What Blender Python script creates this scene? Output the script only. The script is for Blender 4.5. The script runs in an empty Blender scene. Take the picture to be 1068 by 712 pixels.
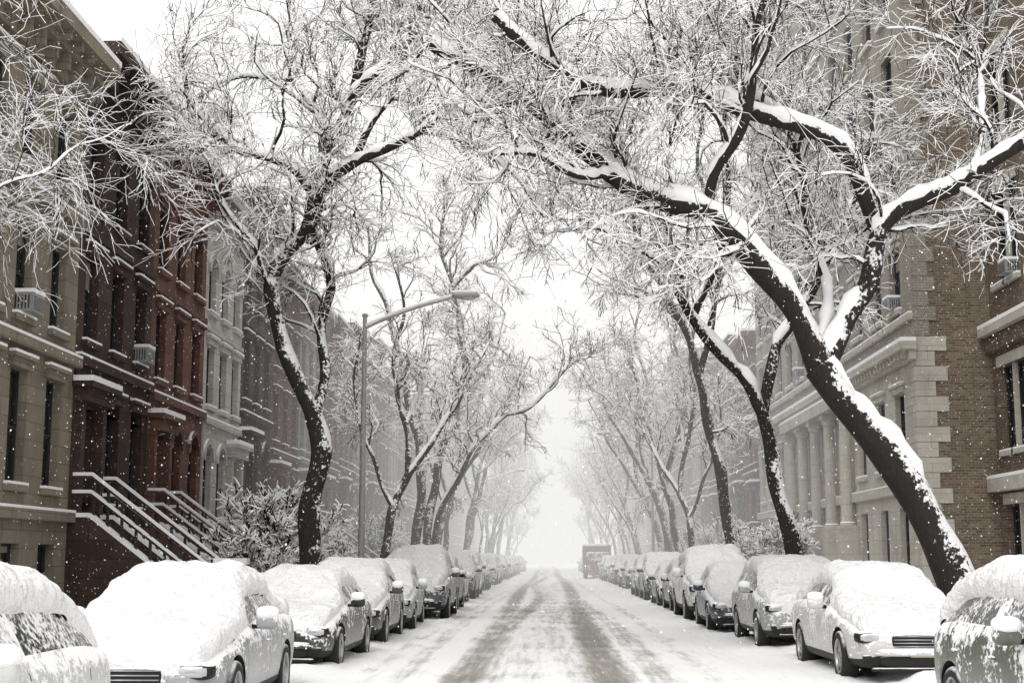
import bpy, math, random
import numpy as np
from mathutils import Vector, noise as mnoise
rng=np.random.default_rng(11); random.seed(11)
scene=bpy.context.scene
COL=scene.collection

# ------------------------------------------------------------ node helpers
def nd(nt,typ,ins=None,**at):
    n=nt.nodes.new(typ)
    for k,v in at.items(): setattr(n,k,v)
    if ins:
        for k,v in ins.items():
            s=n.inputs[k]
            if isinstance(v,bpy.types.NodeSocket): nt.links.new(v,s)
            else: s.default_value=v
    return n
def new_mat(name):
    m=bpy.data.materials.new(name); m.use_nodes=True
    nt=m.node_tree; b=nt.nodes['Principled BSDF']
    b.inputs['Specular IOR Level'].default_value=0.3
    return m,nt,b
def c4(c): return (c[0],c[1],c[2],1)
def mth(nt,op,a,b=0.0,c=0.0,clamp=False):
    return nd(nt,'ShaderNodeMath',{0:a,1:b,2:c},operation=op,use_clamp=clamp).outputs[0]
def sstep(nt,v,lo,hi):
    n=nd(nt,'ShaderNodeMapRange',{'Value':v,'From Min':lo,'From Max':hi},interpolation_type='SMOOTHSTEP'); return n.outputs[0]
def mixc(nt,f,a,b):
    n=nd(nt,'ShaderNodeMix',data_type='RGBA')
    for i,v in ((0,f),(6,a),(7,b)):
        if isinstance(v,bpy.types.NodeSocket): nt.links.new(v,n.inputs[i])
        else: n.inputs[i].default_value=v
    return n.outputs[2]
def nzz(nt):
    g=nd(nt,'ShaderNodeNewGeometry'); s=nd(nt,'ShaderNodeSeparateXYZ',{0:g.outputs['Normal']})
    return g,s.outputs[2]
def noi(nt,vec,scale,detail=4,rough=.55):
    return nd(nt,'ShaderNodeTexNoise',{'Vector':vec,'Scale':scale,'Detail':detail,'Roughness':rough}).outputs[0]
SNOWC=(.84,.84,.845,1)

def m_snow(name='snow',bump=.35,sc=2.0,dist=.12,lo=(.79,.79,.80,1),hi=(.86,.86,.865,1)):
    m,nt,b=new_mat(name); g=nd(nt,'ShaderNodeNewGeometry')
    n1=noi(nt,g.outputs['Position'],sc,4,.6); n2=noi(nt,g.outputs['Position'],22,3,.6)
    h=mth(nt,'ADD',mth(nt,'MULTIPLY',n1,1.0),mth(nt,'MULTIPLY',n2,.16))
    bp=nd(nt,'ShaderNodeBump',{'Height':h,'Strength':bump,'Distance':dist})
    nt.links.new(bp.outputs[0],b.inputs['Normal'])
    nt.links.new(mixc(nt,n1,lo,hi),b.inputs['Base Color'])
    b.inputs['Roughness'].default_value=1.0; b.inputs['Specular IOR Level'].default_value=.1
    return m
SNOW=m_snow()
SNOWCAR=m_snow('car_snow',.85,3.4,.22,(.72,.72,.73,1),(.81,.81,.815,1))

def m_bark():
    m,nt,b=new_mat('bark'); g=nd(nt,'ShaderNodeNewGeometry'); sn=nd(nt,'ShaderNodeSeparateXYZ',{0:g.outputs['Normal']}); P=g.outputs['Position']
    nz=mth(nt,'ADD',sn.outputs[2],mth(nt,'ADD',mth(nt,'MULTIPLY',sn.outputs[0],.34),mth(nt,'MULTIPLY',sn.outputs[1],-.12)))   # wind-driven side
    mp=nd(nt,'ShaderNodeMapping',{'Vector':P,'Scale':(9,9,2.2)}).outputs[0]
    n=noi(nt,mp,2,5,.65)
    base=mixc(nt,n,(.007,.006,.006,1),(.045,.038,.032,1))
    n2=noi(nt,P,1.3,4,.7); n3=noi(nt,P,13,3,.65)
    f=mth(nt,'ADD',nz,mth(nt,'MULTIPLY',mth(nt,'SUBTRACT',n2,.5),2.1))
    f=mth(nt,'ADD',f,mth(nt,'MULTIPLY',mth(nt,'SUBTRACT',n3,.5),1.8))
    f=sstep(nt,f,.32,.5)
    nt.links.new(mixc(nt,f,base,SNOWC),b.inputs['Base Color'])
    bp=nd(nt,'ShaderNodeBump',{'Height':n,'Strength':1.0,'Distance':.08}); nt.links.new(bp.outputs[0],b.inputs['Normal'])
    b.inputs['Roughness'].default_value=.9
    return m
BARK=m_bark()
def m_twig():
    m=bpy.data.materials.new('snowy_twig'); m.use_nodes=True; nt=m.node_tree
    nt.nodes.remove(nt.nodes['Principled BSDF']); g,nz=nzz(nt)
    n=noi(nt,g.outputs['Position'],3.0,1,.6)
    f=mth(nt,'ADD',nz,mth(nt,'MULTIPLY',mth(nt,'SUBTRACT',n,.5),2.8))
    f=sstep(nt,f,-.32,-.02)
    d=nd(nt,'ShaderNodeBsdfDiffuse',{'Color':mixc(nt,f,(.030,.026,.023,1),(.87,.87,.875,1))})
    nt.links.new(d.outputs[0],nt.nodes['Material Output'].inputs['Surface'])
    return m
TWIG=m_twig()

def m_wall(name,col,mode='stone',bw=.9,bh=.4,mortar=None,var=.35,stain=.5,snow=True,bump=.5):
    m,nt,b=new_mat(name); g,nz=nzz(nt); P=g.outputs['Position']
    s=nd(nt,'ShaderNodeSeparateXYZ',{0:P})
    u=mth(nt,'ADD',s.outputs[0],s.outputs[1])
    v=nd(nt,'ShaderNodeCombineXYZ',{0:u,1:s.outputs[2],2:0.0}).outputs[0]
    if mortar is None: mortar=tuple(c*.6 for c in col)
    lo=tuple(c*(1-var) for c in col); hi=tuple(min(1,c*(1+var)) for c in col)
    br=nd(nt,'ShaderNodeTexBrick',{'Vector':v,'Color1':c4(lo),'Color2':c4(hi),'Mortar':c4(mortar),'Scale':1.0,
        'Mortar Size':.011 if mode=='brick' else .012,'Brick Width':bw,'Row Height':bh,'Bias':0.0,'Mortar Smooth':.2})
    c=br.outputs['Color']
    n=noi(nt,P,.9,5,.65)
    c=mixc(nt,mth(nt,'MULTIPLY',sstep(nt,n,.35,.75),.45),c,c4(tuple(x*.5 for x in col)))
    st=nd(nt,'ShaderNodeMapping',{'Vector':P,'Scale':(2.4,2.4,.28)}).outputs[0]
    n2=noi(nt,st,1.2,4,.6)
    c=mixc(nt,mth(nt,'MULTIPLY',sstep(nt,n2,.5,.8),stain),c,c4(tuple(x*.35 for x in col)))
    nf=noi(nt,P,11,4,.7)
    if snow:
        sp=mth(nt,'MULTIPLY',sstep(nt,nf,.62,.74),.22)
        c=mixc(nt,sp,c,SNOWC)
        f=mth(nt,'ADD',nz,mth(nt,'MULTIPLY',mth(nt,'SUBTRACT',nf,.5),.5))
        c=mixc(nt,sstep(nt,f,.35,.6),c,SNOWC)
    nt.links.new(c,b.inputs['Base Color'])
    h=mth(nt,'ADD',mth(nt,'MULTIPLY',br.outputs['Fac'],-.6),mth(nt,'MULTIPLY',nf,.6))
    bp=nd(nt,'ShaderNodeBump',{'Height':h,'Strength':bump,'Distance':.02}); nt.links.new(bp.outputs[0],b.inputs['Normal'])
    b.inputs['Roughness'].default_value=.88
    return m
def m_plain(name,col,rough=.6,metal=0,snow=False,spec=.3,lo=.35,hi=.6):
    m,nt,b=new_mat(name); b.inputs['Roughness'].default_value=rough; b.inputs['Metallic'].default_value=metal
    b.inputs['Specular IOR Level'].default_value=spec
    g,nz=nzz(nt); n=noi(nt,g.outputs['Position'],7,3,.6)
    c=mixc(nt,n,c4(tuple(x*.75 for x in col)),c4(tuple(min(1,x*1.25) for x in col)))
    if snow:
        f=mth(nt,'ADD',nz,mth(nt,'MULTIPLY',mth(nt,'SUBTRACT',n,.5),.8)); c=mixc(nt,sstep(nt,f,lo,hi),c,SNOWC)
    nt.links.new(c,b.inputs['Base Color']); return m
GLASS=m_plain('window_glass',(.012,.013,.015),.15,0,False,.4)
FRAMED=m_plain('frame_dark',(.03,.027,.025),.5)
FRAMEL=m_plain('frame_pale',(.42,.40,.37),.6)
BLIND=m_plain('blind',(.22,.20,.17),.8)
IRON=m_plain('black_iron',(.02,.02,.02),.5,0,True)
METAL=m_plain('grey_metal',(.28,.28,.28),.5,.3,True)
GALV=m_plain('galvanised',(.34,.34,.33),.55,.2,False)
DOOR=m_plain('dark_wood',(.05,.025,.018),.4)

# ------------------------------------------------------------ mesh helpers
def quads_obj(name,V,Q,mat,parent=None,smooth=False,me_only=False):
    V=np.asarray(V,dtype=np.float32).reshape(-1,3); Q=np.asarray(Q,dtype=np.int32).reshape(-1,4)
    me=bpy.data.meshes.new(name)
    me.vertices.add(len(V)); me.vertices.foreach_set('co',V.ravel())
    me.loops.add(Q.size); me.loops.foreach_set('vertex_index',Q.ravel())
    me.polygons.add(len(Q)); me.polygons.foreach_set('loop_start',np.arange(0,Q.size,4,dtype=np.int32))
    me.polygons.foreach_set('use_smooth',np.full(len(Q),bool(smooth)))
    me.update(calc_edges=True); me.materials.append(mat)
    if me_only: return me
    return link(name,me,parent)
def link(name,me,parent=None):
    o=bpy.data.objects.new(name,me); COL.objects.link(o)
    if parent: o.parent=parent
    return o
def empty(name,loc=(0,0,0)):
    o=bpy.data.objects.new(name,None); o.location=loc; o.empty_display_size=.3; COL.objects.link(o); return o
def grid_quads(nu,nv):
    i=np.arange(nu-1)[:,None]*nv+np.arange(nv-1)[None]
    return np.stack([i,i+nv,i+nv+1,i+1],-1).reshape(-1,4)
BOXF=np.array([[0,1,3,2],[4,6,7,5],[0,4,5,1],[2,3,7,6],[0,2,6,4],[1,5,7,3]])

def tubes(P,R,n,ref=(0,0,1),phase=math.pi/2):
    N,K,_=P.shape
    T=np.gradient(P,axis=1); T/=np.linalg.norm(T,axis=2,keepdims=True)+1e-9
    S=np.cross(T,np.array(ref,float)); l=np.linalg.norm(S,axis=2,keepdims=True)
    S=np.where(l<.05,np.array([1.,0,0]),S/(l+1e-9)); U=np.cross(S,T)
    a=phase+np.arange(n)*2*math.pi/n
    V=P[:,:,None]+R[:,:,None,None]*(np.cos(a)[None,None,:,None]*S[:,:,None]+np.sin(a)[None,None,:,None]*U[:,:,None])
    b=(np.arange(N)[:,None,None]*K+np.arange(K-1)[None,:,None])*n
    j=np.arange(n)[None,None,:]; j2=(j+1)%n
    Q=np.stack([b+j,b+j2,b+n+j2,b+n+j],-1)
    return V.reshape(-1,3),Q.reshape(-1,4)
def catmull(pts,K):
    pts=np.array([(tuple(p)+(0.0,))[:3] for p in pts],float); n=len(pts)
    p=np.vstack([2*pts[0]-pts[1],pts,2*pts[-1]-pts[-2]])
    L=np.r_[0,np.cumsum(np.linalg.norm(np.diff(pts[:,:3],axis=0),axis=1))]
    s=np.linspace(0,L[-1],K); out=[]
    for x in s:
        i=min(n-2,max(0,int(np.searchsorted(L,x,side='right')-1))); t=(x-L[i])/(L[i+1]-L[i]+1e-9)
        a,b,c,d=p[i],p[i+1],p[i+2],p[i+3]
        out.append(.5*((2*b)+(-a+c)*t+(2*a-5*b+4*c-d)*t*t+(-a+3*b-3*c+d)*t**3))
    return np.array(out),L[-1]
def nrm(v): return v/(np.linalg.norm(v,axis=-1,keepdims=True)+1e-9)
def grow(P,R,counts,tmin,lr,ang,K,wander,grav,upb,rmax,rend=.35,rs=.62):
    N,Kp,_=P.shape; idx=np.repeat(np.arange(N),counts); M=len(idx)
    t=tmin+(1-tmin)*rng.random(M)**.85; f=t*(Kp-1); i0=np.minimum(f.astype(int),Kp-2); fr=(f-i0)[:,None]
    pos=P[idx,i0]*(1-fr)+P[idx,i0+1]*fr
    tan=nrm(P[idx,i0+1]-P[idx,i0]); rp=R[idx,i0]*(1-fr[:,0])+R[idx,i0+1]*fr[:,0]
    pr=nrm(np.cross(tan,rng.normal(size=(M,3)))); a=rng.uniform(ang[0],ang[1],M)[:,None]
    d=tan*np.cos(a)+pr*np.sin(a); d[:,2]+=upb; d=nrm(d)
    L=rng.uniform(lr[0],lr[1],M)*(1.15-.5*t)
    out=np.zeros((M,K,3)); out[:,0]=pos
    for k in range(1,K):
        d=nrm(d+rng.normal(size=(M,3))*wander+np.array([0,0,grav])); out[:,k]=out[:,k-1]+d*(L/(K-1))[:,None]
    r0=np.minimum(rp*rs,rmax*rng.uniform(.7,1.2,M)); Rr=r0[:,None]*np.linspace(1,rend,K)[None]
    return out,Rr
def join(parts):
    Vs=[];Qs=[];o=0
    for V,Q in parts: Vs.append(V);Qs.append(Q+o);o+=len(V)
    return np.concatenate(Vs),np.concatenate(Qs)

def tree_meshes(name,s,limbs,sp=.42,l2=8,l3=11,zb=1.7,tw=.0125,hmin=2.8,droop=-.06,l1len=(1.2,3.2),wob=1.0,r1=.050,r2=.020,l3len=(.25,.8),minr=.75,ridge=.036):
    """limbs: list of (points[(u,v,w)], r0, r1); u,v in sketch units of s metres, v measured from eye height, w metres"""
    LP=[];LR=[];LL=[]
    for pts,ra,rb in limbs:
        q=[(p[0]*s,(p[2] if len(p)>2 else 0.0),zb+p[1]*s) for p in pts]
        c,L=catmull(q,34)
        ph=rng.uniform(0,6,3); tt=np.linspace(0,1,34)
        env=np.sin(np.pi*tt)**.6
        c[:,0]+=wob*.06*np.sin(L*2.1*tt+ph[0])*env; c[:,1]+=wob*.12*np.sin(L*1.3*tt+ph[1])*env; c[:,2]+=wob*.05*np.sin(L*2.6*tt+ph[2])*env
        LP.append(c);LL.append(L)
        LR.append((ra+(rb-ra)*tt**1.15)*(1+.08*np.sin(L*3.1*tt+ph[1])))
    LP=np.array(LP);LR=np.array(LR);LL=np.array(LL)
    LR[0,:3]*=np.array([1.35,1.15,1.05])
    limbV=tubes(LP,LR,10,ref=(0,1,0))
    cnt=np.maximum(3,(LL/sp).astype(int))
    cnt[0]=max(1,cnt[0]//6)
    A,AR=grow(LP,LR,cnt,.22,l1len,(.5,1.25),9,.28,.012,.28,r1,.3)
    keep=A[:,0,2]>hmin; A=A[keep];AR=AR[keep]
    B,BR=grow(A,AR,np.full(len(A),l2),.15,(.6,1.9),(.35,1.2),7,.24,droop*.8,.10,r2,.4)
    C,CR=grow(B,BR,np.full(len(B),l3),.08,l3len,(.3,1.1),4,.24,droop,.02,tw,.6,.85)
    V1=tubes(A,AR,5); V2=tubes(B,np.maximum(BR,tw*.9),4); V3=tubes(C,np.maximum(CR,tw*minr),3)
    me1=quads_obj(name+'_limbs',*join([limbV,V1]),BARK,smooth=True,me_only=True)
    me2=quads_obj(name+'_twigs',*join([V2,V3]),TWIG,me_only=True)
    def snow(Pp,Rp,k,add):
        T=nrm(np.gradient(Pp,axis=1)); up=np.array([0,0,1.]); U=up-(T[:,:,2:3])*T; U=nrm(U)
        h=np.sqrt(np.clip(1-T[:,:,2]**2,0,1)); h=np.clip((h-.22)/.38,0,1)
        bump=1+.20*np.sin(np.arange(Pp.shape[1])[None]*1.7+rng.uniform(0,6,(len(Pp),1)))+rng.normal(size=Rp.shape)*.13
        r=(Rp*.74+add)*h*bump; r=np.maximum(r,.001)
        q=Pp+U*((Rp*.55+add*.7)*h)[:,:,None]
        return tubes(q,r,k,ref=(0,0,1))
    me3=quads_obj(name+'_snow',*join([snow(LP,LR,8,ridge),snow(A,AR,5,ridge*.45)]),SNOW,smooth=True,me_only=True)
    return (('limbs',me1),('twigs',me2),('snow_load',me3))
def place_tree(name,meshes,loc,rot=0,scale=(1,1,1)):
    r=empty(name,loc); r.rotation_euler=(0,0,rot) if not isinstance(rot,tuple) else rot; r.scale=scale
    for n,me in meshes: link(n,me,r)
    return r

# ------------------------------------------------------------ world, light, camera
w=bpy.data.worlds.new('World'); scene.world=w; w.use_nodes=True; nt=w.node_tree
bg=nt.nodes['Background']
sky=nt.nodes.new('ShaderNodeTexSky'); sky.sky_type='NISHITA'; sky.sun_disc=False
sky.sun_elevation=math.radians(50); sky.sun_rotation=math.radians(200); sky.dust_density=8; sky.air_density=1.5
hs=nd(nt,'ShaderNodeHueSaturation',{'Saturation':.12,'Value':1.0,'Color':sky.outputs[0]})
mx=mixc(nt,.85,hs.outputs[0],(13.0,12.85,12.6,1))   # overcast cloud layer over the clear-sky radiance
nt.links.new(mx,bg.inputs['Color']); bg.inputs['Strength'].default_value=.12
sun=bpy.data.lights.new('sun','SUN'); sun.energy=1.1; sun.angle=math.radians(30); sun.color=(1,.97,.93)
so=bpy.data.objects.new('sun',sun); so.rotation_euler=(math.radians(40),0,math.radians(-20)); COL.objects.link(so)
cam=bpy.data.cameras.new('camera'); cam.lens=50; cam.sensor_width=36; cam.clip_end=3000
co=bpy.data.objects.new('camera',cam); co.location=(0,0,1.7); co.rotation_euler=(math.radians(98.65),0,math.radians(1.45)); COL.objects.link(co)
scene.camera=co
scene.view_settings.view_transform='Standard'; scene.view_settings.look='None'; scene.view_settings.exposure=0

# snow haze farther down the avenue; volume emission stands in for scattered skylight
def add_glowing_haze(name,y0,y1,dens,L=.90):
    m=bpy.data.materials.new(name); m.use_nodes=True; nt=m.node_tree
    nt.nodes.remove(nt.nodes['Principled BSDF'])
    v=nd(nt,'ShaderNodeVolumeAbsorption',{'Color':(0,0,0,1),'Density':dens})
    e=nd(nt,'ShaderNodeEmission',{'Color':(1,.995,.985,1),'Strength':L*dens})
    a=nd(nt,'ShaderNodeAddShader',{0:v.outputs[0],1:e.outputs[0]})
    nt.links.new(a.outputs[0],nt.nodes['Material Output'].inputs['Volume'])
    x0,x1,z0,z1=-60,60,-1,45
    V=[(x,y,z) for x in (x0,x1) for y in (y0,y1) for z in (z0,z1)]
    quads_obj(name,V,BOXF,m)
add_glowing_haze('glowing_snow_haze',46,700,.0070)

# ------------------------------------------------------------ ground, road, sidewalks
g=quads_obj('ground',[(-900,-300,-.06),(900,-300,-.06),(900,1500,-.06),(-900,1500,-.06)],[[0,1,2,3]],SNOW)
RX0,RX1=-4.9,5.9
def fbm(x,y,s,seed=0):
    return mnoise.fractal(Vector((x*s,y*s,seed)),1.0,2.0,4)
def build_road():
    xs=np.linspace(RX0,RX1,150); ys=np.r_[np.arange(-12,70,.25),np.arange(70,330,1.0)]
    X,Y=np.meshgrid(xs,ys,indexing='ij')
    # (centre, half width, strength, wander, frequency, drift)
    tr=[(-1.30,.28,1.05,.12,.06,0),(-.80,.26,.85,.30,.10,.002),(1.02,.32,1.1,.14,.05,0),(1.50,.22,.7,.22,.09,-.002),(.30,.22,.5,.35,.12,.004),(-1.95,.15,.45,.25,.07,0),(-.25,.35,.45,.3,.07,0),(2.2,.14,.4,.2,.06,0),(.6,.12,.6,.5,.045,-.01),(-2.6,.12,.35,.2,.05,.006)]
    M=np.zeros_like(X)
    for i,(c,hw,st,am,fr,dr) in enumerate(tr):
        cc=c+am*np.sin(Y*fr+i*1.7)+dr*Y; d=np.abs(X-cc)/hw
        M=np.maximum(M,st*(.85+.15*np.sin(Y*.11+i*2.3))*np.clip(1.5-d,0,1)**.8*(d<1.5))
    N=np.zeros_like(X)
    for i in range(X.shape[0]):
        for j in range(X.shape[1]):
            N[i,j]=mnoise.fractal(Vector((X[i,j]*1.3,Y[i,j]*.35,3.1)),1.0,2.0,4)
    Z=.05+.025*N-.04*np.minimum(M,1)
    edge=np.clip((np.abs(X-.5)-2.7)/1.6,0,1); Z+=edge*.13*(1+.9*N)
    Z=np.maximum(Z,.004)
    V=np.stack([X,Y,Z],-1).reshape(-1,3)
    m,nt,b=new_mat('snowy_road')
    at=nd(nt,'ShaderNodeAttribute',attribute_name='slush').outputs['Fac']
    gm=nd(nt,'ShaderNodeNewGeometry'); P=gm.outputs['Position']
    mp=nd(nt,'ShaderNodeMapping',{'Vector':P,'Scale':(5,.30,1)}).outputs[0]
    n=noi(nt,mp,1.6,6,.65); n2=noi(nt,P,8,5,.7); n3=noi(nt,P,.45,4,.55)
    f=mth(nt,'ADD',at,mth(nt,'MULTIPLY',mth(nt,'SUBTRACT',n,.5),1.6))
    f=mth(nt,'ADD',f,mth(nt,'MULTIPLY',mth(nt,'SUBTRACT',n2,.5),.9))
    f=mth(nt,'ADD',f,mth(nt,'MULTIPLY',mth(nt,'SUBTRACT',n3,.5),1.2))
    f1=sstep(nt,f,.05,1.05)
    c=mixc(nt,f1,(.82,.82,.82,1),(.33,.315,.29,1))
    f2=sstep(nt,f,.8,1.5); c=mixc(nt,f2,c,(.165,.155,.142,1))
    nt.links.new(c,b.inputs['Base Color'])
    nt.links.new(mth(nt,'SUBTRACT',.85,mth(nt,'MULTIPLY',f2,.4)),b.inputs['Roughness'])
    h=mth(nt,'SUBTRACT',mth(nt,'ADD',mth(nt,'MULTIPLY',n2,.5),n),mth(nt,'MULTIPLY',f1,.8))
    bp=nd(nt,'ShaderNodeBump',{'Height':h,'Strength':.6,'Distance':.05}); nt.links.new(bp.outputs[0],b.inputs['Normal'])
    o=quads_obj('road',V,grid_quads(len(xs),len(ys)),m,smooth=True)
    a=o.data.attributes.new('slush','FLOAT','POINT'); a.data.foreach_set('value',M.ravel().astype(np.float32))
build_road()
KERB=m_wall('kerb_stone',(.28,.27,.26),bw=1.5,bh=.5)
def strip(name,x0,x1,nx,zf,mat=SNOW,ys=None):
    xs=np.linspace(x0,x1,nx)
    if ys is None: ys=np.r_[np.arange(-12,90,.4),np.arange(90,330,2.0)]
    V=[(x,y,zf(x,y)) for x in xs for y in ys]
    return quads_obj(name,V,grid_quads(nx,len(ys)),mat,smooth=True)
def box_obj(name,x0,x1,y0,y1,z0,z1,mat,parent=None):
    return quads_obj(name,[(x,y,z) for x in (x0,x1) for y in (y0,y1) for z in (z0,z1)],BOXF,mat,parent)
box_obj('kerb',RX0-.16,RX0,-12,330,-.05,.14,KERB); box_obj('kerb',RX1,RX1+.16,-12,330,-.05,.14,KERB)
strip('sidewalk',-12,RX0-.05,18,lambda x,y:.20+.22*math.exp(-((x-RX0+.5)/.5)**2)*(1+.7*fbm(x,y,.7,1))+.03*fbm(x,y,1.2,2))
strip('sidewalk',RX1+.05,15,18,lambda x,y:.20+.22*math.exp(-((x-RX1-.5)/.5)**2)*(1+.7*fbm(x,y,.7,5))+.03*fbm(x,y,1.2,6))

# ------------------------------------------------------------ buildings
class Bld:
    def __init__(s,name,X0,sg): s.name=name;s.X=X0;s.sg=sg;s.p={}
    def add(s,part,mat,V,F):
        k=(part,mat.name); 
        if k not in s.p: s.p[k]=([],[],mat)
        a=s.p[k]; o=len(a[0]); a[0].extend([(s.X+s.sg*d,u,z) for (d,u,z) in V]); a[1].extend([tuple(i+o for i in f) for f in F])
    def box(s,part,mat,u0,u1,d0,d1,z0,z1):
        s.add(part,mat,[(d,u,z) for d in (d0,d1) for u in (u0,u1) for z in (z0,z1)],BOXF.tolist())
    def prism(s,part,mat,pts,u0,u1):      # pts (d,z)
        n=len(pts); V=[(d,u0,z) for d,z in pts]+[(d,u1,z) for d,z in pts]
        s.add(part,mat,V,[tuple(range(n)),tuple(range(2*n-1,n-1,-1))]+[(i,(i+1)%n,n+(i+1)%n,n+i) for i in range(n)])
    def prismf(s,part,mat,pts,d0,d1):     # pts (u,z)
        n=len(pts); V=[(d0,u,z) for u,z in pts]+[(d1,u,z) for u,z in pts]
        s.add(part,mat,V,[tuple(range(n)),tuple(range(2*n-1,n-1,-1))]+[(i,(i+1)%n,n+(i+1)%n,n+i) for i in range(n)])
    def window(s,u0,u1,z0,z1,wall,trim,frame=None,arch=False,hood=True,sill=True,ac=False,blind=None,mull=False):
        frame=frame or FRAMED; G=.24
        s.box('windows',GLASS,u0,u1,-G-.02,-G,z0,z1)
        t=.055; f0,f1=-G+.002,-G+.06
        s.box('window_frames',frame,u0,u0+t,f0,f1,z0,z1); s.box('window_frames',frame,u1-t,u1,f0,f1,z0,z1)
        s.box('window_frames',frame,u0+t,u1-t,f0,f1,z1-t,z1); s.box('window_frames',frame,u0+t,u1-t,f0,f1,z0,z0+t)
        zm=(z0+z1)/2; s.box('window_frames',frame,u0+t,u1-t,f0,f1-.01,zm-.03,zm+.03)
        if mull:
            um=(u0+u1)/2; s.box('window_frames',frame,um-.03,um+.03,f0,f1-.02,z0+t,zm-.03); s.box('window_frames',frame,um-.03,um+.03,f0,f1-.02,zm+.03,z1-t)
        if blind is None: blind=random.random()<.4
        if blind:
            k=random.uniform(.2,.65); s.box('blinds',BLIND,u0+t,u1-t,f0+.001,f0+.012,z1-t-(z1-z0)*k*.5,z1-t-.002)
        if arch:
            r=(u1-u0)/2; uc=(u0+u1)/2; N=8
            A=[(uc-r*math.cos(math.pi/2*i/N),z1-r+r*math.sin(math.pi/2*i/N)) for i in range(N+1)]
            s.prismf('arches',wall,[(u0,z1)]+A[::1],-.30,-.001)
            s.prismf('arches',wall,[(u1,z1)]+[(2*uc-a,b) for a,b in A],-.30,-.001)
            O=[(uc-(r+.02)*math.cos(math.pi*i/16),z1-r+(r+.02)*math.sin(math.pi*i/16)) for i in range(17)]
            O2=[(uc-(r+.20)*math.cos(math.pi*i/16),z1-r+(r+.20)*math.sin(math.pi*i/16)) for i in range(17)]
            for i in range(16): s.prismf('archivolts',trim,[O[i],O[i+1],O2[i+1],O2[i]],.003,.09)
        elif hood:
            s.box('lintels',trim,u0-.14,u1+.14,.003,.10,z1+.003,z1+.20); s.box('lintels',trim,u0-.2,u1+.2,.003,.17,z1+.20,z1+.28)
            s.box('snow_caps',SNOW,u0-.19,u1+.19,.02,.165,z1+.28,z1+.34)
        if sill:
            s.box('sills',trim,u0-.1,u1+.1,.003,.13,z0-.14,z0-.002); s.box('snow_caps',SNOW,u0-.08,u1+.08,-.16,.12,z0-.002,z0+.055)
        if ac:
            uc=(u0+u1)/2; s.box('air_conditioner',METAL,uc-.32,uc+.32,-.2,.34,z0+.06,z0+.46)
            for k in range(6): s.box('air_conditioner_grille',FRAMED,uc-.29,uc+.29,.341,.345,z0+.11+k*.05,z0+.13+k*.05)
            for k in range(5): s.box('air_conditioner_grille',FRAMED,uc-.324,uc-.321,-.05+k*.07,-.02+k*.07,z0+.12,z0+.40)
            s.box('snow_caps',SNOW,uc-.33,uc+.33,-.1,.35,z0+.46,z0+.54)
    def wall(s,mat,u0,u1,z0,z1,rows):
        z=z0
        for za,zb,ops in sorted(rows,key=lambda r:r[0]):
            s.box('walls',mat,u0,u1,-.35,0,z,za); u=u0
            for a,b in sorted(ops): s.box('walls',mat,u,a,-.35,0,za,zb); u=b
            s.box('walls',mat,u,u1,-.35,0,za,zb); z=zb
        s.box('walls',mat,u0,u1,-.35,0,z,z1)
    def core(s,mat,u0,u1,z1,depth=12):
        s.box('core',mat,u0,u1,-depth,-.352,0,z1); s.box('roof_snow',SNOW,u0+.02,u1-.02,-depth,-.02,z1+.002,z1+.2)
    def cornice(s,mat,u0,u1,z,h=.9,dep=.65,brackets=True):
        s.box('cornice',mat,u0,u1,.003,dep*.22,z,z+h*.45); s.box('cornice',mat,u0,u1,.003,dep*.6,z+h*.45,z+h*.7); s.box('cornice',mat,u0,u1,.003,dep,z+h*.7,z+h)
        s.box('snow_caps',SNOW,u0+.02,u1-.02,-.1,dep+.02,z+h+.001,z+h+.13)
        if brackets:
            n=max(4,int((u1-u0)/.75))
            for i in range(n):
                u=u0+.2+(u1-u0-.4)*i/(n-1); s.box('brackets',mat,u-.07,u+.07,dep*.22+.002,dep*.55,z+h*.08,z+h*.449)
                s.box('brackets',mat,u-.06,u+.06,dep*.6+.002,dep*.9,z+h*.5,z+h*.699)
    def stoop(s,mat,uc,w,ztop,dep,n=11):
        for i in range(n):
            d1=dep*(1-i/n); d0=0.004; za=ztop*(i)/n; zb=ztop*(i+1)/n
            s.box('stoop_steps',mat,uc-w/2,uc+w/2,d0,d1,za+.001,zb)
            dd=dep*(1-(i+1)/n) if i<n-1 else .3
            s.box('stoop_snow',SNOW,uc-w/2+.01,uc+w/2-.01,dd-.02,d1-.01,zb+.001,zb+.085)
        for sd in (-1,1):
            a=uc+sd*(w/2+.004); b=uc+sd*(w/2+.30); a,b=min(a,b),max(a,b)
            s.prism('stoop_cheek_walls',mat,[(.005,0),(dep+.3,0),(dep+.3,.45),(dep,.5),(.5,ztop+.25),(.005,ztop+.25)],a,b)
            s.prism('stoop_snow',SNOW,[(dep+.32,.452),(dep+.32,.53),(dep,.60),(.5,ztop+.35),(.005,ztop+.35),(.005,ztop+.252),(.5,ztop+.252),(dep,.502)],a-.01,b+.01)
            c=(a+b)/2
            for hh in (.52,.92):
                s.prism('stoop_railing',mat,[(dep+.1,.42+hh),(dep+.1,.48+hh),(.5,ztop+.28+hh),(.01,ztop+.28+hh),(.01,ztop+.22+hh),(.5,ztop+.22+hh)],c-.045,c+.045)
                s.prism('stoop_snow',SNOW,[(dep+.12,.482+hh),(dep+.1,.55+hh),(.5,ztop+.36+hh),(.01,ztop+.36+hh),(.01,ztop+.282+hh),(.5,ztop+.282+hh)],c-.065,c+.065)
            for k in range(9):
                d=dep-.05-(dep-.6)*k/8; zz=.5+(ztop-.25)*((dep-d)/(dep-.5))
                s.box('stoop_railing',IRON,c-.03,c+.03,d-.03,d+.03,zz-.08,zz+.88)
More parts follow.
